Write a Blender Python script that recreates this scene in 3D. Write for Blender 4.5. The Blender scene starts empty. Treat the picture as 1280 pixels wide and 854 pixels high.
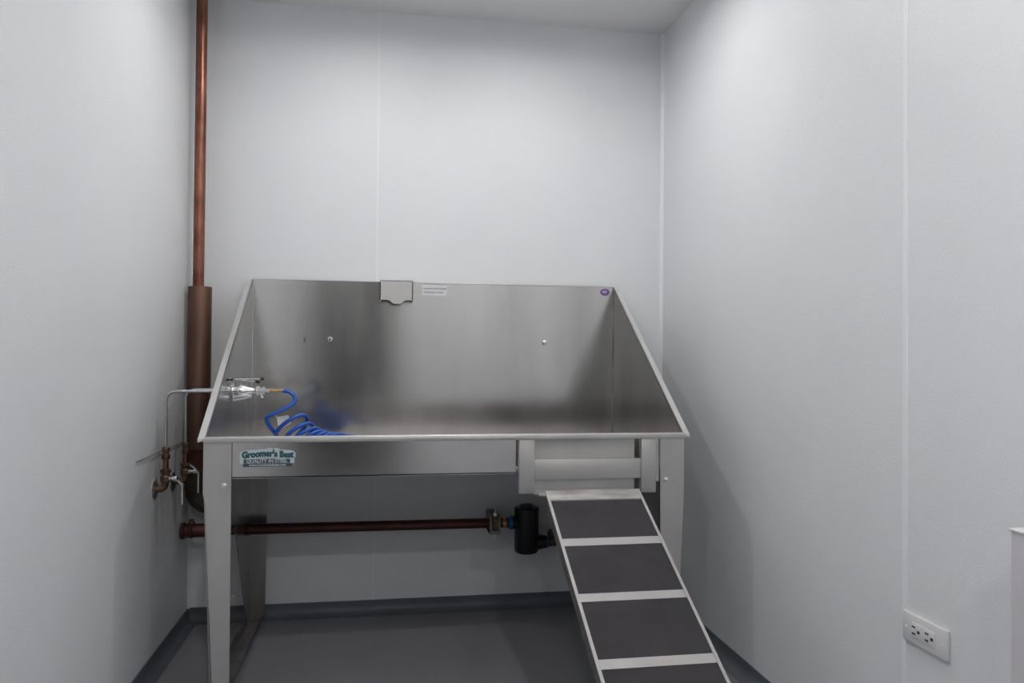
import bpy, bmesh, math, random
from mathutils import Vector, Matrix
C = bpy.context.scene.collection
random.seed(4)
PI = math.pi
# ---------------------------------------------------------------- camera
cam = bpy.data.cameras.new('camera'); co = bpy.data.objects.new('camera', cam); C.objects.link(co)
FPX, YAW, PITCH, ROLL = 956.55, .1653, .0115, .0088
F = Vector((math.sin(YAW)*math.cos(PITCH), math.cos(YAW)*math.cos(PITCH), math.sin(PITCH)))
R0 = Vector((math.cos(YAW), -math.sin(YAW), 0)); U0 = R0.cross(F)
R1 = R0*math.cos(ROLL)+U0*math.sin(ROLL); U1 = R1.cross(F)
m = Matrix((R1, U1, -F)).transposed().to_4x4(); m.translation = Vector((.7474, -3.1719, 1.0734))
co.matrix_world = m
cam.sensor_width = 36; cam.lens = 36*FPX/1280; cam.clip_start = .02
S = bpy.context.scene; S.camera = co
S.view_settings.view_transform = 'Standard'; S.view_settings.look = 'None'
S.view_settings.gamma = 1; S.view_settings.use_curve_mapping = False
S.view_settings.exposure = 0.64
# ---------------------------------------------------------------- world (closed room, faint ambient)
w = bpy.data.worlds.new('world'); S.world = w; w.use_nodes = True
w.node_tree.nodes['Background'].inputs[0].default_value = (.6, .65, .7, 1)
w.node_tree.nodes['Background'].inputs[1].default_value = .05
# ---------------------------------------------------------------- lamps: recessed downlights, positions and power
WR, H, YF = 1.9355, 2.458, -5.0
LIGHTS = [(.605, -.80), (1.37, -.80), (.605, -2.45), (1.37, -2.45), (.605, -4.1), (1.37, -4.1)]  # last pair is unseen fill, added behind the camera to lift the shadows
POWER = [2.2, 2.2, 2.8, 2.8, 3.9, 3.9]; SHARE = 1.0     # SHARE: down-facing part of each lamp
CAN_D, CAN_R, BULB_R, BULB_H = .060, .070, .018, .026
LCOL = (1.0, .985, .97)
for (x, y), pw in zip(LIGHTS, POWER):
    l = bpy.data.lights.new('downlight', 'POINT'); l.shadow_soft_size = BULB_R; l.energy = pw; l.color = LCOL
    a = bpy.data.lights.new('downlight_face', 'AREA'); a.shape = 'DISK'; a.size = .05; a.energy = pw*SHARE; a.color = LCOL
    o = bpy.data.objects.new('downlight_face', a); C.objects.link(o); o.location = (x, y, H+BULB_H-BULB_R-.001)
    o = bpy.data.objects.new('downlight', l); C.objects.link(o); o.location = (x, y, H+BULB_H)

# ================================================================ materials
def mat(name, col, rough=.5, metal=0, spec=.5, var=None, vscale=6, vstretch=(1, 1, 1), bump=0, bscale=80, bstretch=(1, 1, 1), rvar=0, emit=None, coat=0, detail=4, aniso=0):
    M = bpy.data.materials.new(name); M.use_nodes = True
    nt = M.node_tree; N = nt.nodes; L = nt.links; b = N['Principled BSDF']
    b.inputs['Base Color'].default_value = (*col, 1); b.inputs['Roughness'].default_value = rough
    b.inputs['Metallic'].default_value = metal; b.inputs['Specular IOR Level'].default_value = spec
    b.inputs['Coat Weight'].default_value = coat
    if emit: b.inputs['Emission Color'].default_value = (*emit[0], 1); b.inputs['Emission Strength'].default_value = emit[1]
    tc = N.new('ShaderNodeTexCoord')
    def noise(scale, st, det=detail):
        mp = N.new('ShaderNodeMapping'); mp.inputs['Scale'].default_value = st; L.new(tc.outputs['Object'], mp.inputs[0])
        n = N.new('ShaderNodeTexNoise'); n.inputs['Scale'].default_value = scale; n.inputs['Detail'].default_value = det
        L.new(mp.outputs[0], n.inputs['Vector']); return n
    if var:
        n = noise(vscale, vstretch); r = N.new('ShaderNodeValToRGB')
        r.color_ramp.elements[0].position = .35; r.color_ramp.elements[1].position = .65
        r.color_ramp.elements[0].color = (*var, 1); r.color_ramp.elements[1].color = (*col, 1)
        L.new(n.outputs[0], r.inputs[0]); L.new(r.outputs[0], b.inputs['Base Color'])
    if rvar:
        n = noise(vscale*.7+1, vstretch); mr = N.new('ShaderNodeMapRange')
        mr.inputs[1].default_value = .3; mr.inputs[2].default_value = .7
        mr.inputs[3].default_value = rough-rvar; mr.inputs[4].default_value = rough+rvar
        L.new(n.outputs[0], mr.inputs[0]); L.new(mr.outputs[0], b.inputs['Roughness'])
    if bump:
        n = noise(bscale, bstretch, 2); bp = N.new('ShaderNodeBump'); bp.inputs['Strength'].default_value = bump; bp.inputs['Distance'].default_value = .002
        L.new(n.outputs[0], bp.inputs['Height']); L.new(bp.outputs[0], b.inputs['Normal'])
    return M
M = {}
M['wall'] = mat('pebbled_wall_panel', (.793, .810, .826), .42, bump=.35, bscale=260, var=(.778, .795, .812), vscale=3)
M['seam'] = mat('seam_plastic', (.86, .865, .88), .4)
M['caulk'] = mat('seam_gap', (.30, .31, .32), .6)
M['ceil'] = mat('ceiling_paint', (.80, .80, .80), .8, bump=.1, bscale=150)
M['floor'] = mat('epoxy_floor', (.25, .25, .268), .36, var=(.23, .23, .25), vscale=3, bump=.05, bscale=60, rvar=.06)
M['cove'] = mat('cove_base', (.12, .135, .152), .45, var=(.10, .115, .13), vscale=5)
M['steel'] = mat('brushed_steel', (.63, .62, .605), .18, 1, var=(.50, .49, .48), vscale=2.2, vstretch=(2.2, 2.2, .35), bump=.03, bscale=90, bstretch=(12, 12, .25), rvar=.04)
M['steelh'] = mat('brushed_steel_apron', (.66, .65, .64), .17, 1, var=(.52, .51, .50), vscale=2.5, vstretch=(.6, 1, 2), bump=.03, bscale=90, bstretch=(.25, 12, 12), rvar=.04)
M['legsteel'] = mat('satin_leg_steel', (.56, .55, .535), .46, .75, var=(.49, .48, .47), vscale=7, vstretch=(1, 1, .5), bump=.06, bscale=120, bstretch=(10, 10, .4))
M['edge'] = mat('polished_edge', (.78, .775, .76), .34, .9)
M['dullsteel'] = mat('dull_steel', (.30, .29, .28), .5, .8, var=(.18, .17, .165), vscale=14)  # darker mottled steel, also for ramp side faces and right corner bead
M['dark'] = mat('dark_gap', (.03, .03, .032), .6)
M['alu'] = mat('ramp_aluminium', (.47, .455, .45), .5, .3, var=(.42, .405, .40), vscale=9, bump=.05, bscale=200)
M['scuff'] = mat('scuffed_lip', (.56, .55, .54), .5, .3, var=(.30, .29, .28), vscale=16, vstretch=(.5, 2, 1))
M['grip'] = mat('grip_mat', (.040, .037, .041), .9, var=(.031, .029, .032), vscale=10, bump=.9, bscale=420)
M['copper'] = mat('copper', (.34, .15, .105), .36, 1, var=(.17, .07, .05), vscale=22, vstretch=(1, 1, .45), rvar=.06)
M['copperd'] = mat('tarnished_copper', (.135, .070, .046), .48, .55, var=(.095, .05, .034), vscale=7, vstretch=(1, 1, .6), rvar=.08)
M['copperr'] = mat('red_tarnished_copper', (.11, .036, .030), .42, .5, var=(.07, .024, .022), vscale=12)
M['bronze'] = mat('weathered_bronze', (.20, .13, .085), .42, .8, var=(.09, .058, .04), vscale=45)
M['olive'] = mat('green_tarnished_bronze', (.085, .072, .045), .5, .6, var=(.045, .038, .028), vscale=20)
M['chrome'] = mat('chrome', (.85, .85, .87), .12, 1)
M['tube'] = mat('satin_tube', (.62, .62, .64), .28, 1)
M['brass'] = mat('brass', (.66, .43, .25), .3, .9)
M['black'] = mat('black_plastic', (.006, .007, .010), .38)
M['blackr'] = mat('black_tip', (.008, .008, .008), .5)
M['blue'] = mat('blue_hose', (.006, .085, .46), .25, spec=.6, coat=.3)
M['bluer'] = mat('blue_ring', (.02, .13, .42), .4)
M['bluer2'] = mat('deep_blue_ring', (.02, .05, .24), .4)
M['tag'] = mat('white_tag', (.75, .74, .73), .5)
M['sticker'] = mat('white_sticker', (.72, .72, .74), .45)
M['ink'] = mat('grey_ink', (.16, .16, .165), .5)
M['teal'] = mat('teal_ink', (.012, .10, .125), .4)
M['slate'] = mat('slate_ink', (.05, .075, .10), .45)
M['pale'] = mat('pale_ink', (.55, .62, .64), .45)
M['purple'] = mat('purple_ink', (.16, .07, .24), .4)
M['lilac'] = mat('lilac_ink', (.50, .36, .62), .4)
M['white'] = mat('white_plastic', (.74, .73, .74), .35)
M['slot'] = mat('socket_slot', (.02, .02, .02), .6)
M['cab'] = mat('white_laminate', (.62, .61, .63), .42)
M['can'] = mat('can_reflector', (.80, .80, .80), .5)
M['lens'] = mat('lamp_lens', (.9, .9, .9), .5, emit=((1, .98, .95), 6))
M['darkdoor'] = mat('dark_stained_door', (.028, .024, .022), .45, var=(.02, .017, .015), vscale=3, vstretch=(4, 4, .5))
M['sidesteel'] = mat('shaded_side_steel', (.50, .49, .48), .24, 1, var=(.43, .42, .41), vscale=2.4, vstretch=(2.2, 2.2, .35), bump=.03, bscale=90, bstretch=(12, 12, .25), rvar=.04)  # brushed steel with the side panels' shade put into the colour
M['darksteel'] = mat('shaded_dull_steel', (.34, .33, .32), .3, 1, var=(.26, .255, .25), vscale=4, vstretch=(2, 2, .4))  # rear legs: dark reflections under the tub put into the colour
M['wire'] = mat('brown_wire', (.34, .27, .20), .5, .3)

# ================================================================ mesh helpers
class MB:
    def __init__(s): s.bm = bmesh.new()
    def box(s, x0, x1, y0, y1, z0, z1, bev=0):
        t = bmesh.new(); bmesh.ops.create_cube(t, size=1)
        for v in t.verts: v.co = Vector(((x0+x1)/2+v.co.x*(x1-x0), (y0+y1)/2+v.co.y*(y1-y0), (z0+z1)/2+v.co.z*(z1-z0)))
        if bev: bmesh.ops.bevel(t, geom=t.edges[:], offset=bev, segments=2, affect='EDGES', profile=.5)
        s.add(t); return s
    def add(s, t, mtx=None):
        me = bpy.data.meshes.new('t'); t.to_mesh(me); t.free()
        if mtx: me.transform(mtx)
        s.bm.from_mesh(me); bpy.data.meshes.remove(me)
    def prism(s, pts, d):      # closed 3D polygon extruded by vector d
        d = Vector(d); a = [s.bm.verts.new(p) for p in pts]; b = [s.bm.verts.new(Vector(p)+d) for p in pts]
        n = len(a); s.bm.faces.new(a); s.bm.faces.new(b[::-1])
        for i in range(n): s.bm.faces.new((a[i], b[i], b[(i+1) % n], a[(i+1) % n]))
        return s
    def lathe(s, p0, ax, prof, n=24):     # prof: list of (distance along axis, radius)
        ax = Vector(ax).normalized(); q = ax.orthogonal().normalized(); r = ax.cross(q); p0 = Vector(p0); rings = []
        for d, rad in prof:
            rings.append([s.bm.verts.new(p0+ax*d+(q*math.cos(2*PI*i/n)+r*math.sin(2*PI*i/n))*max(rad, 1e-5)) for i in range(n)])
        for A, B in zip(rings, rings[1:]):
            for i in range(n): s.bm.faces.new((A[i], A[(i+1) % n], B[(i+1) % n], B[i]))
        s.bm.faces.new(rings[0][::-1]); s.bm.faces.new(rings[-1]); return s
    def cyl(s, p0, p1, r, n=20, r1=None):
        d = (Vector(p1)-Vector(p0)); return s.lathe(p0, d, [(0, r), (d.length, r if r1 is None else r1)], n)
    def tube(s, pts, r, n=14, rad=None):
        pts = [Vector(p) for p in pts]; up = None; rings = []
        for i, p in enumerate(pts):
            t = (pts[min(i+1, len(pts)-1)]-pts[max(i-1, 0)]).normalized()
            if up is None: up = t.orthogonal().normalized()
            up = (up-t*up.dot(t)).normalized(); q = t.cross(up); rr = rad[i] if rad else r
            rings.append([s.bm.verts.new(p+(up*math.cos(2*PI*k/n)+q*math.sin(2*PI*k/n))*rr) for k in range(n)])
        for A, B in zip(rings, rings[1:]):
            for k in range(n): s.bm.faces.new((A[k], A[(k+1) % n], B[(k+1) % n], B[k]))
        s.bm.faces.new(rings[0][::-1]); s.bm.faces.new(rings[-1]); return s
    def build(s, name, m, parent=None, smooth=True, kind=None):
        bmesh.ops.recalc_face_normals(s.bm, faces=s.bm.faces[:])
        me = bpy.data.meshes.new(name); s.bm.to_mesh(me); s.bm.free()
        off = root_loc(parent) if parent else Vector()
        if parent: me.transform(Matrix.Translation(-off))
        me.materials.append(M[m])
        if smooth:
            me.polygons.foreach_set('use_smooth', [True]*len(me.polygons)); me.set_sharp_from_angle(angle=math.radians(35))
        o = bpy.data.objects.new(name, me); C.objects.link(o)
        if parent: o.parent = parent
        if kind: o['kind'] = kind
        return o
def root_loc(o):
    v = Vector()
    while o: v = v+o.location; o = o.parent
    return v
def fillet(pts, r, k=6):       # polyline with rounded corners
    pts = [Vector(p) for p in pts]; out = [pts[0]]
    for a, b, c in zip(pts, pts[1:], pts[2:]):
        p = b+(a-b).normalized()*r; q = b+(c-b).normalized()*r
        for i in range(k+1):
            t = i/k; out.append(p*(1-t)**2+b*2*t*(1-t)+q*t*t)
    out.append(pts[-1]); return out
def thing(name, label, cat, loc, group=None):
    o = bpy.data.objects.new(name, None); C.objects.link(o); o.location = loc; o.empty_display_size = .05
    o['label'] = label; o['category'] = cat
    if group: o['group'] = group
    return o
def tag(o, label, cat): o['label'] = label; o['category'] = cat; return o
def lettering(text, size, mtx, m, parent, name='lettering', bold=0, warp=None, depth=.0003, spacing=1.0):
    cu = bpy.data.curves.new('t', 'FONT'); cu.body = text; cu.size = size; cu.align_x = 'CENTER'; cu.align_y = 'CENTER'
    cu.offset = bold; cu.extrude = depth; cu.space_character = spacing; cu.resolution_u = 3
    t = bpy.data.objects.new('t', cu); C.objects.link(t)
    dg = bpy.context.evaluated_depsgraph_get(); me = bpy.data.meshes.new_from_object(t.evaluated_get(dg))
    bpy.data.objects.remove(t); bpy.data.curves.remove(cu)
    if warp:
        for v in me.vertices: v.co = Vector(warp(*v.co))
    me.transform(mtx); me.transform(Matrix.Translation(-root_loc(parent)))
    me.materials.clear(); me.materials.append(M[m]); me.name = name
    o = bpy.data.objects.new(name, me); C.objects.link(o); o.parent = parent
    return o
FRONT = lambda x, y, z: Matrix.Translation((x, y, z)) @ Matrix.Rotation(PI/2, 4, 'X')   # text facing -Y

# ================================================================ the room
def struct(name, mb, m, smooth=False): return mb.build(name, m, None, smooth, 'structure')
floor = struct('floor', MB().box(-.1, WR+.1, YF-.1, .1, -.06, 0), 'floor')
# ceiling slab with round cut-outs for the downlights
bm = MB(); xs = [-.1]; ys = []
cx = sorted({x for x, y in LIGHTS}); cy = sorted({y for x, y in LIGHTS}); q = .11
for x in cx: xs += [x-q, x+q]
xs += [WR+.1]; ys = [YF-.1]
for y in cy: ys += [y-q, y+q]
ys += [.1]
for i in range(len(xs)-1):
    for j in range(len(ys)-1):
        a, b, c, d = xs[i], xs[i+1], ys[j], ys[j+1]
        if i % 2 == 1 and j % 2 == 1:
            mx, my = (a+b)/2, (c+d)/2; n = 32; rin = []; rout = []
            for k in range(n):
                t = 2*PI*(k+.5)/n; ct, st = math.cos(t), math.sin(t); s_ = q/max(abs(ct), abs(st))
                rin.append(bm.bm.verts.new((mx+ct*CAN_R, my+st*CAN_R, H))); rout.append(bm.bm.verts.new((mx+ct*s_, my+st*s_, H)))
            for k in range(n): bm.bm.faces.new((rin[k], rin[(k+1) % n], rout[(k+1) % n], rout[k]))
        else: bm.bm.faces.new([bm.bm.verts.new(p) for p in ((a, c, H), (a, d, H), (b, d, H), (b, c, H))])
bm.box(-.1, WR+.1, YF-.1, .1, H+.10, H+.14)
ceil = struct('ceiling', bm, 'ceil')
for p in ceil.data.polygons:
    if p.center.z < H+.01 and p.normal.z > 0: p.flip()
T = .004
wb = struct('wall_back', MB().box(-.1, WR+.1, T, .1, 0, H+.12), 'caulk')
wl = struct('wall_left', MB().box(-.1, -T, YF-.1, T, 0, H+.12), 'caulk')
wr = struct('wall_right', MB().box(WR+T, WR+.1, YF-.1, T, 0, H+.12), 'caulk')
DW = MB().box(.06, .84, YF, YF+.035, 0, 2.08)   # dark door behind the camera, seen only in the steel
wf = struct('wall_front', MB().box(-.1, WR+.1, YF-.1, YF, 0, H+.12), 'wall')
dn = struct('door_1', DW, 'darkdoor')
struct('trim_3', MB().box(.0, .06, YF, YF+.045, 0, 2.14).box(.84, .90, YF, YF+.045, 0, 2.14).box(.06, .84, YF, YF+.045, 2.08, 2.14), 'darkdoor')
MB().cyl((.78, YF+.035, 1.0), (.78, YF+.085, 1.0), .009).cyl((.79, YF+.085, 1.0), (.68, YF+.085, 1.0), .008).build('door_handle', 'chrome', dn)
XS = .714
MB().box(-T, XS-.0015, 0, T, 0, H).build('wall_panel', 'wall', wb, False)
MB().box(XS+.0015, WR+T, 0, T, 0, H).build('wall_panel', 'wall', wb, False)
MB().box(XS-.003, XS+.003, -.001, 0.001, .05, H).build('seam_strip', 'seam', wb, False)
YS = [0, -1.577, -2.80, -4.02, YF]
for a, b in zip(YS, YS[1:]):
    MB().box(WR, WR+T, b+.0015, a-.0015, 0, H).build('wall_panel', 'wall', wr, False)
    if b > YF: MB().box(WR-.0015, WR+.001, b-.008, b+.008, .05, H).build('seam_strip', 'seam', wr, False)
YL = [0, -2.60, -3.82, YF]
for a, b in zip(YL, YL[1:]):
    MB().box(-T, 0, b+.0015, a-.0015, 0, H).build('wall_panel', 'wall', wl, False)
    if b > YF: MB().box(-.001, .0015, b-.008, b+.008, .05, H).build('seam_strip', 'seam', wl, False)
struct('trim_1', MB().prism([(WR, 0, .05), (WR-.012, 0, .05), (WR-.010, -.003, .05), (WR-.003, -.010, .05), (WR, -.012, .05)], (0, 0, H-.05)), 'seam')
struct('trim_2', MB().prism([(0, 0, .05), (.010, 0, .05), (.008, -.003, .05), (.003, -.008, .05), (0, -.010, .05)], (0, 0, H-.05)), 'seam')
HB, RC = .055, .034
def cove(name, origin, out, along):
    prof = [(0, 0), (0, HB), (.004, HB), (.004, RC+.004)]
    for i in range(1, 7): a = PI/2*i/6; prof.append((.004+RC-RC*math.cos(a), RC+.001-RC*math.sin(a)))
    prof.append((.004+RC, 0))
    struct(name, MB().prism([Vector(origin)+Vector(out)*p+Vector((0, 0, h)) for p, h in prof], along), 'cove', True)
cove('baseboard_back', (0, 0, 0), (0, -1, 0), (WR, 0, 0))
cove('baseboard_left', (0, 0, 0), (1, 0, 0), (0, YF, 0))
cove('baseboard_right', (WR, 0, 0), (-1, 0, 0), (0, YF, 0))

# ================================================================ the dog wash tub
X0, X1, YR, YB, ZR, ZT, ZB = .234, 1.704, -.827, -.05, .808, 1.344, .692
tub = thing('wash_tub', 'large stainless steel dog washing tub with sloped sides standing against the back wall', 'tub', ((X0+X1)/2, -.44, 0))
t = .003
MB().box(X0, X1, YB, YB+t, ZB, ZT).build('back_panel', 'steel', tub, False)
for xx in (X0+t+.001, X1-t-.001): MB().cyl((xx, YB-.001, ZB), (xx, YB-.001, ZT-.004), .0016, 8).build('weld_bead', 'steel' if xx < 1 else 'dullsteel', tub)
MB().box(X0+t, X1-t, YR+.02, YB, ZB+.004, ZB+.010).build('basin_floor', 'alu', tub, False)
# rim: front folded bar, sloped outward flanges, back flange
MB().box(X0-.002, X1+.004, YR-.010, YR+.012, ZR-.012, ZR+.001, .002).build('rim', 'legsteel', tub)
MB().box(X0-.001, X1+.003, YR-.009, YR+.012, ZR, ZR+.005, .002).build('rim_edge', 'edge', tub)
MB().box(X0, X1, YB-.002, YB+.022, ZT-.001, ZT+.004, .0015).build('rim', 'edge', tub)
sl = Vector((0, YB-YR, ZT-ZR)); sn = Vector((0, -(ZT-ZR), YB-YR)).normalized()*.004
for sx, xx in ((-1, X0), (1, X1)):
    # side sheet: sloped top, end panel below with legs cut out of it
    def lean(y, z): return xx-sx*(.026*(YB-y)/(YB-YR)+.006*(y-YR)/(YB-YR))*max(0, (.66-z)/.64)
    sd = MB(); d_ = (-sx*t, 0, 0)
    for pl in ([(YR, .66), (YR, ZR), (YB, ZT), (YB, .66)], [(YR, .452), (YR, .66), (YB, .66), (YB, .452), (-.375, .452), (-.502, .452)],
               [(YR, .02), (YR, .452), (-.502, .452), (YR+.085, .02)], [(YB-.085, .02), (-.375, .452), (YB, .452), (YB, .02)]):
        sd.prism([(lean(y, z), y, z) for y, z in pl], d_)
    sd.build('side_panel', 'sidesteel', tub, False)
    a = Vector((xx, YR, ZR)); w_ = .019
    MB().prism([a+Vector((sx*-.003, 0, 0)), a+Vector((sx*w_, 0, -.002)), a+Vector((sx*w_, 0, -.010)), a+Vector((sx*w_*.8, 0, -.010))-sn*0, a+Vector((sx*-.003, 0, -.004))], sl).build('side_flange', 'edge', tub, False)
# front apron (left of the gate) with bottom hem
MB().box(.309, 1.154, YR+.002, YR+.006, ZB, ZR-.008).box(.309, 1.154, YR+.002, YR+.03, ZB-.002, ZB+.003).build('apron', 'steelh', tub, False)
MB().box(1.605, 1.622, YR+.002, YR+.006, .658, ZR-.008).build('apron', 'steelh', tub, False)
# gate
MB().box(1.163, 1.213, YR-.006, YR+.02, .628, ZR-.010, .002).build('gate_post', 'legsteel', tub)
MB().box(1.559, 1.608, YR-.006, YR+.02, .624, ZR-.010, .002).build('gate_post', 'legsteel', tub)
MB().box(1.213, 1.559, YR-.002, YR+.012, .670, .733, .0015).build('cross_bar', 'legsteel', tub)
MB().box(1.214, 1.543, YR+.018, YR+.022, .632, ZR-.008).build('gate_panel', 'legsteel', tub, False)
MB().box(1.150, 1.62, YR+.075, YR+.079, ZB+.006, ZR-.008).build('inner_panel', 'dullsteel', tub, False)
MB().box(1.213, 1.560, YR+.010, YR+.020, .622, .633).build('gate_sill', 'scuff', tub, False)
# legs: front plates, rear plates
def leg(pts, y, mm='legsteel'): return MB().prism([(x, y, z) for x, z in pts], (0, .004, 0)).build('leg', mm, tub, False)
leg([(X0-.001, ZR-.01), (.311, ZR-.01), (.313, .02), (.268, .02), (.262, .15), (X0+.006, .62), (X0-.001, .65)], YR-.006)
leg([(1.621, ZR-.01), (X1-.002, ZR-.01), (X1-.003, .60), (1.678, .02), (1.628, .02)], YR-.006)
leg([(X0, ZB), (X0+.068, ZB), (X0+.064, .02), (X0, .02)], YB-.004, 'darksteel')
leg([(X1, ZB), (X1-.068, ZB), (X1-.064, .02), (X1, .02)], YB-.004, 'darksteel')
for xx in (X0+.004, X1-.054):
    MB().box(xx, xx+.05, YR, YB-.005, .022, .030).box(xx+(0 if xx < 1 else .046), xx+(.004 if xx < 1 else .05), YR, YB-.005, .022, .06).build('foot_rail', 'dullsteel', tub, False)
for xx in (X0+.03, X1-.035):
    for yy in (YR+.03, YB-.035):
        MB().lathe((xx, yy, 0), (0, 0, 1), [(0, .02), (.006, .02), (.008, .008), (.024, .008)], 16).build('levelling_foot', 'dullsteel', tub)
for xx, zz in ((.293, .672), (1.641, .664)):
    MB().lathe((xx, YR-.006, zz), (0, -1, 0), [(0, .009), (.0015, .009), (.002, .006), (.0055, .0055), (.007, .003)], 12).build('bolt', 'edge', tub)
# little tether studs on back panel
for xx, zz in ((.535, 1.112), (1.407, 1.108)):
    e = MB(); e.lathe((xx, YB, zz), (0, -1, 0), [(0, .009), (.002, .009), (.003, .005), (.012, .005), (.016, .003)], 12)
    ring = [(xx+.006*math.cos(a), YB-.018, zz-.003+.008*math.sin(a)) for a in [2*PI*i/16 for i in range(17)]]
    e.tube(ring, .0018, 8).build('tether_eye', 'chrome', tub)
MB().box(.432, .440, YB-.001, YB, 1.098, 1.118).build('scratch_mark', 'dullsteel', tub, False)
# hose hood hung on the back rim with a wavy lower lip
h = [(.728, 1.345), (.728, 1.268)]
for i in range(17):
    u = i/16; x = .728+.129*u; dz = 0 if (u < .27 or u > .77) else -.015*min(1, math.sin(PI*(u-.27)/.5)*1.35)**1.3
    h.append((x, 1.268+dz))
h += [(.857, 1.268), (.857, 1.345)]
hs = []
for p in h:
    if not hs or (Vector(p)-Vector(hs[-1])).length > 1e-6: hs.append(p)
hb = MB(); hb.prism([(x, -.112, z) for x, z in hs], (0, .003, 0))
hb.box(.728, .731, -.112, YB+.002, 1.262, 1.345).box(.854, .857, -.112, YB+.002, 1.262, 1.345).box(.728, .857, -.112, YB+.024, 1.343, 1.346)
hb.build('hose_hood', 'legsteel', tub, False)
# stickers
st = MB().box(.897, .997, YB-.0008, YB, 1.293, 1.335).build('sticker', 'sticker', tub, False); st['label'] = 'white rectangular sticker with two lines of grey print'
lettering('ALWAYS CLEAN DRAIN', .0088, FRONT(.948, YB-.0010, 1.321), 'ink', st, bold=.0002)
lettering('AFTER EACH WASH', .0088, FRONT(.943, YB-.0010, 1.306), 'ink', st, bold=.0002)
def ell(cx_, cz_, rx, rz, y, n=28): return [(cx_+rx*math.cos(2*PI*i/n), y, cz_+rz*math.sin(2*PI*i/n)) for i in range(n)]
ov = MB().prism(ell(1.664, 1.322, .020, .0145, YB-.001), (0, .001, 0)).build('sticker', 'purple', tub, False); ov['label'] = 'small oval purple sticker'
MB().prism(ell(1.662, 1.323, .0115, .0065, YB-.0016), (0, .0008, 0)).build('emblem', 'lilac', ov, False)
# maker's sticker on the apron
YA = YR+.002
def wav(x): return .0022*math.sin((x+.02)*PI*2/.15+.9)
cxl, czl = .412, .7595
top, bot = [], []
NB = 40
for i in range(NB+1):
    x = -.079+.158*i/NB
    hh = .0145*(1-max(0, (abs(x)-.066)/.013)**2*.55) + (.0035 if -.001 < x < .012 or .017 < x < .034 else 0)
    top.append((cxl+x, YA-.0006, czl+wav(x)+hh)); bot.append((cxl+x, YA-.0006, czl+wav(x)-.0115*(1-max(0, (abs(x)-.066)/.013)**2*.5)))
ms = MB().prism(top+bot[::-1], (0, .0006, 0)).box(cxl-.078, cxl+.076, YA-.0005, YA, .7335, .7475).build('maker_sticker', 'pale', tub, False)
ms['label'] = 'teal and white maker sticker with wavy outline on front apron'
lettering("Groomer's Best", .0250, FRONT(cxl, YA-.0009, czl+.001), 'teal', ms, bold=.0017, warp=lambda x, y, z: (x*.90, y*1.0+wav(x), z))
MB().box(cxl-.068, cxl+.064, YA-.0009, YA, .7345, .7465).build('print_band', 'slate', ms, False)
lettering('QUALITY IN STEEL', .0135, FRONT(cxl-.002, YA-.0013, .7404), 'pale', ms, bold=.0003, warp=lambda x, y, z: (x*1.05, y, z))
MB().box(cxl-.070, cxl+.070, YA-.0006, YA, .7238, .7338).build('print_band', 'slate', ms, False)
lettering('www.groomersbest.com', .0105, FRONT(cxl, YA-.0010, .7292), 'pale', ms, bold=.0002)

# ================================================================ the ramp
SLP = .51; ry0, rz0 = -.848, .631
ang = math.atan(SLP); LEN = (rz0-.012)/math.sin(ang)
ramp = thing('dog_ramp', 'sloping silver metal ramp with charcoal grip mats leading up to the tub gate', 'ramp', (1.397, ry0-LEN*math.cos(ang), 0))
RX0, RX1 = 1.245, 1.550
def rp(x, s, n):      # s metres down the slope, n metres above its deck
    return Vector((x, ry0-s*math.cos(ang)-n*math.sin(ang)*-1*-1, rz0-s*math.sin(ang)+n*math.cos(ang)))
def rbox(mb, x0, x1, s0, s1, n0, n1):
    P = [rp(x0, s0, n0), rp(x1, s0, n0), rp(x1, s0, n1), rp(x0, s0, n1)]
    mb.prism(P, rp(x0, s1, n0)-rp(x0, s0, n0)); return mb
rbox(MB(), RX0+.004, RX1-.004, 0, LEN, -.006, -.002).build('deck', 'alu', ramp, False)
for a, b in ((RX0, RX0+.0085), (RX1-.0085, RX1)):
    m_ = rbox(MB(), a, b, 0, LEN, -.004, .002); c_ = (a, a+.003) if a == RX0 else (b-.003, b)
    sr = m_.build('side_rail', 'alu', ramp, False)
    rbox(MB(), c_[0], c_[1], .004, LEN-.03, -.036, -.003).build('side_flange', 'dullsteel', sr, False)
cz_ = math.cos(ang)
rbox(MB(), RX0, RX1, -.012, .036, -.002, .0015).build('top_lip', 'scuff', ramp, False)
MB().box(1.222, 1.25, ry0-.004, ry0+.014, .624, .632).build('hook_tab', 'scuff', ramp, False)
mats_y = [(-.884, -1.036)]; y_ = -1.063
while y_-.163 > ry0-LEN*cz_+.02: mats_y.append((y_, y_-.163)); y_ -= .188
prev = None
for a, b in mats_y:
    s0, s1 = (ry0-a)/cz_, (ry0-b)/cz_
    rbox(MB(), RX0+.009, RX1-.009, s0, s1, -.002, .0008).build('grip_mat', 'grip', ramp, False)
    if prev is not None: rbox(MB(), RX0+.009, RX1-.009, prev, s0, -.002, .0014).build('cross_strip', 'alu', ramp, False)
    prev = s1
rbox(MB(), RX0+.009, RX1-.009, prev, LEN, -.002, .0014).build('cross_strip', 'alu', ramp, False)

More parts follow.
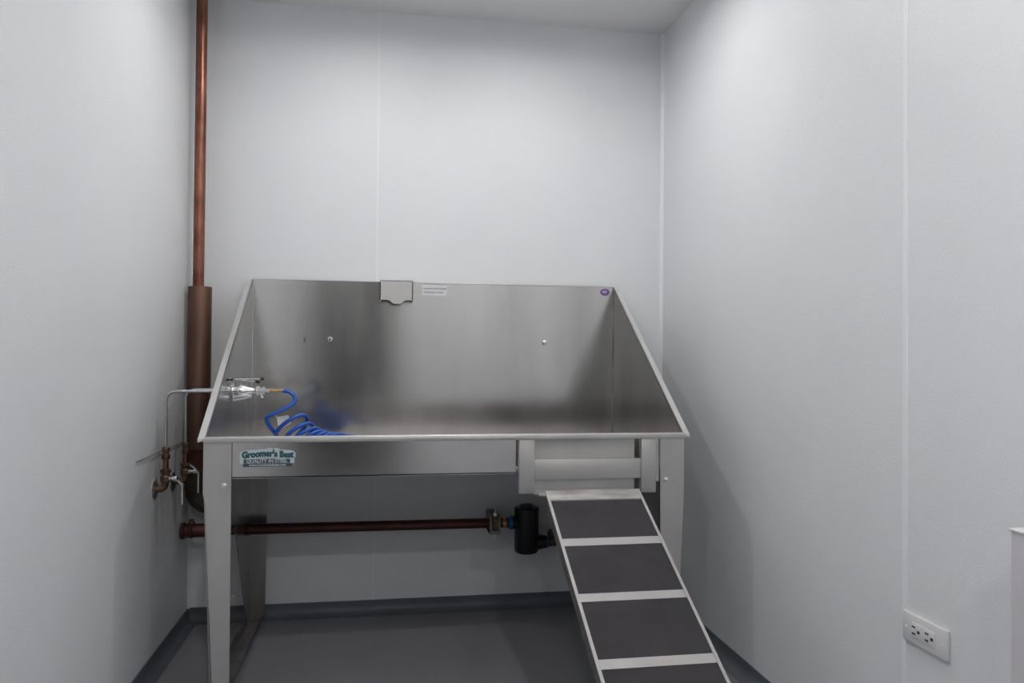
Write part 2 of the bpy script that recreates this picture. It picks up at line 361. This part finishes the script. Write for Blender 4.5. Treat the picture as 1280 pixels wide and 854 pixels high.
# ================================================================ copper pipes
pr = thing('copper_pipe', 'bright upright copper pipe coming down from the ceiling in the left corner', 'pipe', (.046, -.1, 1.2))
MB().cyl((.046, -.1, 1.20), (.046, -.1, H+.01), .0205, 28).build('pipe', 'copper', pr)
MB().lathe((.046, -.1, H-.006), (0, 0, 1), [(0, .0215), (.001, .028), (.006, .028)], 24).build('ceiling_collar', 'copper', pr)
sp = thing('standpipe', 'wide dull brown standpipe in the left corner that takes in the copper pipe', 'pipe', (.052, -.1, .46))
MB().lathe((.052, -.1, .66), (0, 0, 1), [(0, .043), (.642, .043), (.645, .0415)], 32).build('pipe', 'copperd', sp)
MB().lathe((.052, -.1, .60), (0, 0, 1), [(0, .043), (.004, .046), (.075, .046), (.085, .049), (.093, .049), (.097, .044)], 32).build('collar', 'copperr', sp)
el = [(.052, -.1, .605)]
for i in range(13): a = PI*i/12; el.append((.052+.05*(1-math.cos(a)), -.1, .535-.05*math.sin(a)))
el += [(.152, -.1, .58)]
MB().tube(el, .044, 28).build('trap_bend', 'olive', sp)
MB().tube(fillet([(.152, -.1, .55), (.152, -.1, .62), (.152, .0, .62)], .04), .036, 20).build('trap_outlet', 'olive', sp)
dp = thing('drain_pipe', 'horizontal dark red copper drain pipe running under the tub along the back wall', 'pipe', (.3, -.13, .36))
zp0, zp1 = .385, .381
MB().cyl((.03, -.13, zp0), (1.255, -.13, zp1), .0198, 24).build('pipe', 'copperr', dp)
MB().lathe((.004, -.13, zp0), (1, 0, 0), [(0, .030), (.012, .031), (.016, .026), (.030, .026), (.034, .029), (.040, .029), (.044, .0255), (.115, .0255), (.119, .023)], 24).build('end_fitting', 'copperr', dp)
MB().lathe((.236, -.13, zp0), (1, 0, 0), [(0, .022), (.003, .024), (.012, .024), (.016, .021)], 24).build('coupling', 'copperr', dp)
MB().lathe((.040, -.13, zp0+.020), (0, 0, 1), [(0, .012), (.012, .012), (.016, .009), (.022, .009)], 14).build('cleanout_plug', 'bronze', dp)
MB().cyl((1.222, -.13, zp1), (1.236, -.13, zp1), .021, 24).build('solder_joint', 'brass', dp)
pc = thing('pipe_clamp', 'small metal clamp holding the drain pipe on the wall beside the black trap', 'clamp', (1.19, -.13, .36))
cl = MB()
cl.box(1.168, 1.212, -.155, -.035, zp1-.040, zp1-.024).box(1.168, 1.178, -.150, -.035, zp1-.04, zp1+.030).box(1.203, 1.212, -.150, -.035, zp1-.04, zp1+.030).box(1.172, 1.208, -.035, -.001, zp1-.04, zp1+.03)
cl.build('strut', 'dullsteel', pc, False)
b2 = MB()
for k in (-1, 1):
    arc = [(1.192, -.13+.0235*math.cos(a)*k, zp1+.0235*math.sin(a)) for a in [-PI/2+PI*i/12 for i in range(13)]]
    b2.tube(arc, .0022, 6)
b2.box(1.181, 1.204, -.156, -.030, zp1+.022, zp1+.026).box(1.181, 1.204, -.156, -.030, zp1-.027, zp1-.023).box(1.181, 1.204, -.156, -.152, zp1-.025, zp1+.024)
b2.build('strap', 'bronze', pc, False)
for zz in (zp1+.030, zp1-.046):
    MB().lathe((1.192, -.142, zz), (0, 0, 1), [(0, .004), (.003, .010), (.012, .010), (.015, .005)], 6).build('nut', 'edge', pc, False)
MB().cyl((1.192, -.142, zp1-.055), (1.192, -.142, zp1+.055), .0035, 10).build('bolt', 'edge', pc)
# black trap
tr = thing('hair_trap', 'black plastic drain trap canister with blue ring seals under the tub behind ramp', 'trap', (1.321, -.13, .26))
MB().lathe((1.321, -.13, .258), (0, 0, 1), [(0, .034), (.004, .044), (.012, .049), (.170, .049), (.180, .050), (.184, .044)], 36).build('canister', 'black', tr)
MB().lathe((1.321, -.13, .44), (0, 0, 1), [(0, .030), (.010, .028), (.013, .022), (.014, .005)], 24).build('cap', 'black', tr)
MB().cyl((1.262, -.13, zp1), (1.29, -.13, zp1), .026, 24).build('inlet', 'black', tr)
r_ = MB().lathe((1.247, -.13, zp1), (1, 0, 0), [(0, .023), (.003, .0265), (.013, .0265), (.016, .024)], 24).build('ring_seal', 'bluer', tr); r_['label'] = 'bright blue ring seal at the inlet'
MB().lathe((1.34, -.13, .300), (1, 0, 0), [(0, .034), (.035, .030), (.055, .026), (.062, .025)], 24).build('outlet', 'black', tr)
r_ = MB().lathe((1.398, -.13, .300), (1, 0, 0), [(0, .022), (.002, .0255), (.008, .0255), (.011, .022)], 24).build('ring_seal', 'bluer2', tr); r_['label'] = 'dark blue ring seal at the outlet'
MB().tube(fillet([(1.40, -.13, .300), (1.455, -.13, .300), (1.455, 0, .300)], .035), .0205, 20).build('outlet_pipe', 'bronze', tr)

# ================================================================ hot and cold supplies
def supply(x, y, zc, ztop, label, lever, flip=0):
    s = thing('water_supply', label, 'valve', (0, y, zc), 'supply valves on the left wall')
    s['group'] = 'supply valves on the left wall'
    MB().lathe((0, y, zc), (1, 0, 0), [(0, .033), (.002, .034), (.006, .028), (.010, .015), (.012, .010)], 28).build('escutcheon', 'chrome', s)
    MB().tube(fillet([(.004, y, zc), (x, y, zc+.002), (x, y, zc+.045)], .02), .0115, 16).build('elbow', 'bronze', s)
    MB().lathe((x, y, zc+.022), (0, 0, 1), [(0, .013), (.004, .0165), (.020, .0165), (.024, .014), (.031, .014), (.034, .0175), (.043, .0175), (.046, .011)], 8).build('valve_body', 'bronze', s, False)
    MB().cyl((x, y, zc+.066), (x, y, zc+.106), .0095, 18).build('nipple', 'copper', s)
    MB().lathe((x, y, zc+.100), (0, 0, 1), [(0, .012), (.003, .0145), (.015, .0145), (.017, .011), (.026, .011), (.028, .013), (.038, .013), (.042, .007)], 8).build('union_nut', 'bronze', s, False)
    MB().tube(fillet([(x, y, zc+.138), (x-.002, y, ztop), (X0-.001, y, ztop)], .038, 10), .0052, 14).build('riser_tube', 'tube', s)
    MB().lathe((x+.010, y, zc+.036), (1, 0, 0), [(0, .010), (.006, .010), (.008, .006), (.018, .006), (.020, .009), (.027, .009), (.029, .004)], 12).build('valve_stem', 'chrome', s)
    L_ = MB(); a = [Vector(p) for p in lever]
    for p0, p1 in zip(a, a[1:]):
        d = (p1-p0).normalized(); n = Vector((0, 1, 0)); n = (n-d*n.dot(d)).normalized()*.006; q_ = d.cross(n).normalized()*.0022
        L_.prism([p0-n-q_, p0+n-q_, p0+n+q_, p0-n+q_], (p1-p0)+d*.002)
    L_.build('lever', 'edge', s, False)
    return s
y1 = -.467
supply(.034, y1, .601, .927, 'front bronze shut-off valve on left wall with a bare steel riser bending into the tub',
       [(.050, y1, .638), (.072, y1, .630), (.088, y1, .616), (.089, y1, .553)], 0)
y2 = -.25
supply(.044, y2, .590, .921, 'rear bronze shut-off valve on left wall, half hidden in front of the brown standpipe',
       [(.060, y2, .650), (.078, y2, .636), (.090, y2, .616), (.090, y2, .550)], 0)
tag(MB().tube([(.004, -.67, .722), (.006, -.50, .722), (.004, -.34, .720), (.004, -.12, .718)], .0016, 6).build('wire', 'wire'), 'thin brown wire lying level across the left wall behind the supply valves', 'wire')

# ================================================================ faucet and hose
yf, zf = -.435, .927
fa = thing('tub_faucet', 'chrome faucet mounted inside the tub on its left side panel', 'faucet', (X0+t, yf, zf))
xf = X0+t
MB().lathe((xf, yf, zf), (1, 0, 0), [(0, .026), (.003, .027), (.006, .014), (.018, .014), (.026, .0205), (.040, .019), (.058, .0125), (.072, .0095), (.078, .0095)], 28).build('body', 'chrome', fa)
MB().lathe((xf+.076, yf, zf), (1, 0, 0), [(0, .013), (.003, .015), (.014, .015), (.017, .010), (.022, .010), (.024, .0125), (.032, .0125), (.034, .0065), (.050, .0065)], 8).build('hex_nut', 'chrome', fa, False)
MB().lathe((xf+.092, yf, zf), (.25, -.1, -1), [(0, .005), (.018, .004), (.021, .006), (.026, .006)], 12).build('drain_screw', 'chrome', fa)
MB().lathe((xf+.006, yf-.012, zf-.024), (1, 0, .12), [(0, .012), (.025, .010), (.06, .005)], 16).build('lower_spout', 'chrome', fa)
MB().lathe((xf, yf-.035, zf+.038), (1, 0, 0), [(0, .007), (.004, .007), (.006, .004), (.012, .004)], 16).build('handle_hub', 'chrome', fa)
for p0, p1 in (((xf, yf-.030, zf+.040), (xf+.104, yf-.030, zf+.042)), ((xf, yf-.050, zf+.040), (xf+.098, yf-.090, zf+.034))):
    p0, p1 = Vector(p0), Vector(p1); d = p1-p0
    hd = MB().tube([p0, p0+d*.3, p0+d], .0022, 8).build('handle', 'chrome', fa)
    MB().cyl(p0+d*.93, p0+d*1.04, .0048, 10).build('tip', 'blackr', hd)
    MB().cyl(p0+d*.02+Vector((.0, 0, 0)), p0+d*.12, .0042, 10).build('tip', 'blackr', hd)
MB().cyl((xf+.02, yf-.03, zf+.02), (xf+.02, yf-.032, zf+.040), .004, 10).build('handle_post', 'chrome', fa)
ho = thing('coiled_hose', 'bright blue coiled spray hose hanging from the faucet down into the tub', 'hose', (.45, -.42, .70))
MB().lathe((xf+.124, yf, zf), (1, 0, 0), [(0, .0062), (.002, .0075), (.012, .0075), (.014, .0060), (.040, .0055), (.042, .0068), (.046, .0068)], 14).build('fitting', 'brass', ho)
P = [Vector(p) for p in ((.402, yf, .926), (.420, yf, .925), (.438, yf-.002, .915), (.447, yf-.005, .897), (.436, yf-.012, .880), (.405, yf-.02, .862), (.372, yf-.022, .846), (.352, yf-.012, .833), (.356, yf+.002, .815), (.364, yf+.018, .795))]
turns = 6.5; n = 210
for i in range(n+1):
    q_ = turns*i/n; th = PI*1.02+2*PI*q_
    c_ = Vector((.425+.023*q_, -.40+.006*q_, .742+.072*math.exp(-.60*q_)))
    a_ = Vector((.045, .0, .042))*(1-.05*q_); a_.z *= 1/(1+.08*q_); b_ = Vector((.010, .040, -.018))
    P.append(c_+a_*math.cos(th)+b_*math.sin(th))
P += [P[-1]+Vector((.03, .02, -.006)), P[-1]+Vector((.07, .06, -.012))]
def smooth_path(P, it=2):
    for _ in range(it): P = [P[0]]+[(a+b*2+c)/4 for a, b, c in zip(P, P[1:], P[2:])]+[P[-1]]
    return P
def catmull(P, k=3):
    out = []
    for i in range(len(P)-1):
        p0, p1, p2, p3 = P[max(i-1, 0)], P[i], P[i+1], P[min(i+2, len(P)-1)]
        for j in range(k):
            t_ = j/k; out.append(.5*((2*p1)+(p2-p0)*t_+(2*p0-5*p1+4*p2-p3)*t_**2+(3*p1-p0-3*p2+p3)*t_**3))
    return out+[P[-1]]
P = smooth_path(catmull(P[:13], 5)+P[13:], 3)
for p in P: p.z = max(p.z, ZB+.018)
MB().tube(P, .0072, 12).build('coil', 'blue', ho)
tg = MB(); tg.prism([(.383, -.43, .836), (.420, -.425, .842), (.432, -.42, .812), (.392, -.428, .790)], (.001, .002, 0)).build('paper_tag', 'tag', ho, False)
MB().tube([(.385, -.43, .834), (.376, -.43, .845)], .0012, 6).build('tag_string', 'tag', ho)

# ================================================================ wall outlet
oy0, oy1, oz0, oz1 = -1.581, -1.722, .421, .487
ot = thing('wall_outlet', 'white wall outlet plate low on the right wall beside the panel seam', 'outlet', (WR, (oy0+oy1)/2, (oz0+oz1)/2))
MB().box(WR-.009, WR, oy1, oy0, oz0, oz1, .003).build('cover_plate', 'white', ot)
MB().box(WR-.0105, WR-.008, oy1+.034, oy0-.034, oz0+.016, oz1-.016, .001).build('receptacle', 'white', ot)
cyo, czo = (oy0+oy1)/2, (oz0+oz1)/2
for k in (-1, 1):
    sk = MB().box(WR-.0115, WR-.010, cyo+k*.021-.0145, cyo+k*.021+.0145, czo-.0145, czo+.0145, .0007).build('socket', 'white', ot)
    cc = cyo+k*.021
    for dy, dz, ry, rz in ((.008, .0075, .0055, .0016), (.008, -.0075, .0050, .0018), (-.0075, 0.0, .0035, .0032)):
        MB().box(WR-.0122, WR-.0112, cc+dy-ry, cc+dy+ry, czo+dz-rz, czo+dz+rz).build('slot', 'slot', sk, False)
    MB().lathe((WR-.009, cyo+k*.058, czo), (-1, 0, 0), [(0, .0032), (.0012, .0030)], 12).build('screw', 'seam', ot)

# ================================================================ white cabinet at the right frame edge
cb = thing('low_cabinet', 'low white cabinet against the right wall, cropped by the frame edge', 'cabinet', (1.868, -2.3, 0))
zc_ = .775
MB().box(1.803, WR, -2.60, -2.024, 0, zc_-.001, .001).build('body', 'cab', cb, False)
MB().box(1.800, WR, -2.603, -2.020, zc_-.001, zc_+.003, .001).build('top', 'white', cb, False)
dr = MB().box(1.794, 1.803, -2.58, -2.062, .06, zc_-.030, .001).build('door', 'cab', cb, False)
MB().cyl((1.780, -2.52, .50), (1.780, -2.52, .62), .005, 10).cyl((1.780, -2.52, .515), (1.796, -2.52, .515), .004, 8).cyl((1.780, -2.52, .605), (1.796, -2.52, .605), .004, 8).build('handle', 'chrome', dr)

# ================================================================ ceiling downlights
names = ['above the tub on the left', 'above the tub on the right', 'mid-room on the left', 'mid-room on the right', 'added behind the camera on the left as fill', 'added behind the camera on the right as fill']
for (x, y), nm in zip(LIGHTS, names):
    g = thing('ceiling_light', 'round recessed white ceiling downlight '+nm, 'light', (x, y, H), 'recessed ceiling downlights')
    c = MB(); n = 32
    def ring(r, z): return [c.bm.verts.new((x+r*math.cos(2*PI*(k+.5)/n), y+r*math.sin(2*PI*(k+.5)/n), z)) for k in range(n)]
    R_ = [ring(CAN_R+.014, H-.001), ring(CAN_R+.012, H-.004), ring(CAN_R, H-.003), ring(CAN_R, H+CAN_D+.001), ring(CAN_R+.004, H+CAN_D+.001), ring(CAN_R+.004, H)]
    for A, B in zip(R_, R_[1:]):
        for k in range(n): c.bm.faces.new((A[k], A[(k+1) % n], B[(k+1) % n], B[k]))
    c.build('trim_ring', 'can', g)
    MB().cyl((x, y, H+CAN_D), (x, y, H+CAN_D+.006), CAN_R, 32).build('lens', 'lens', g)
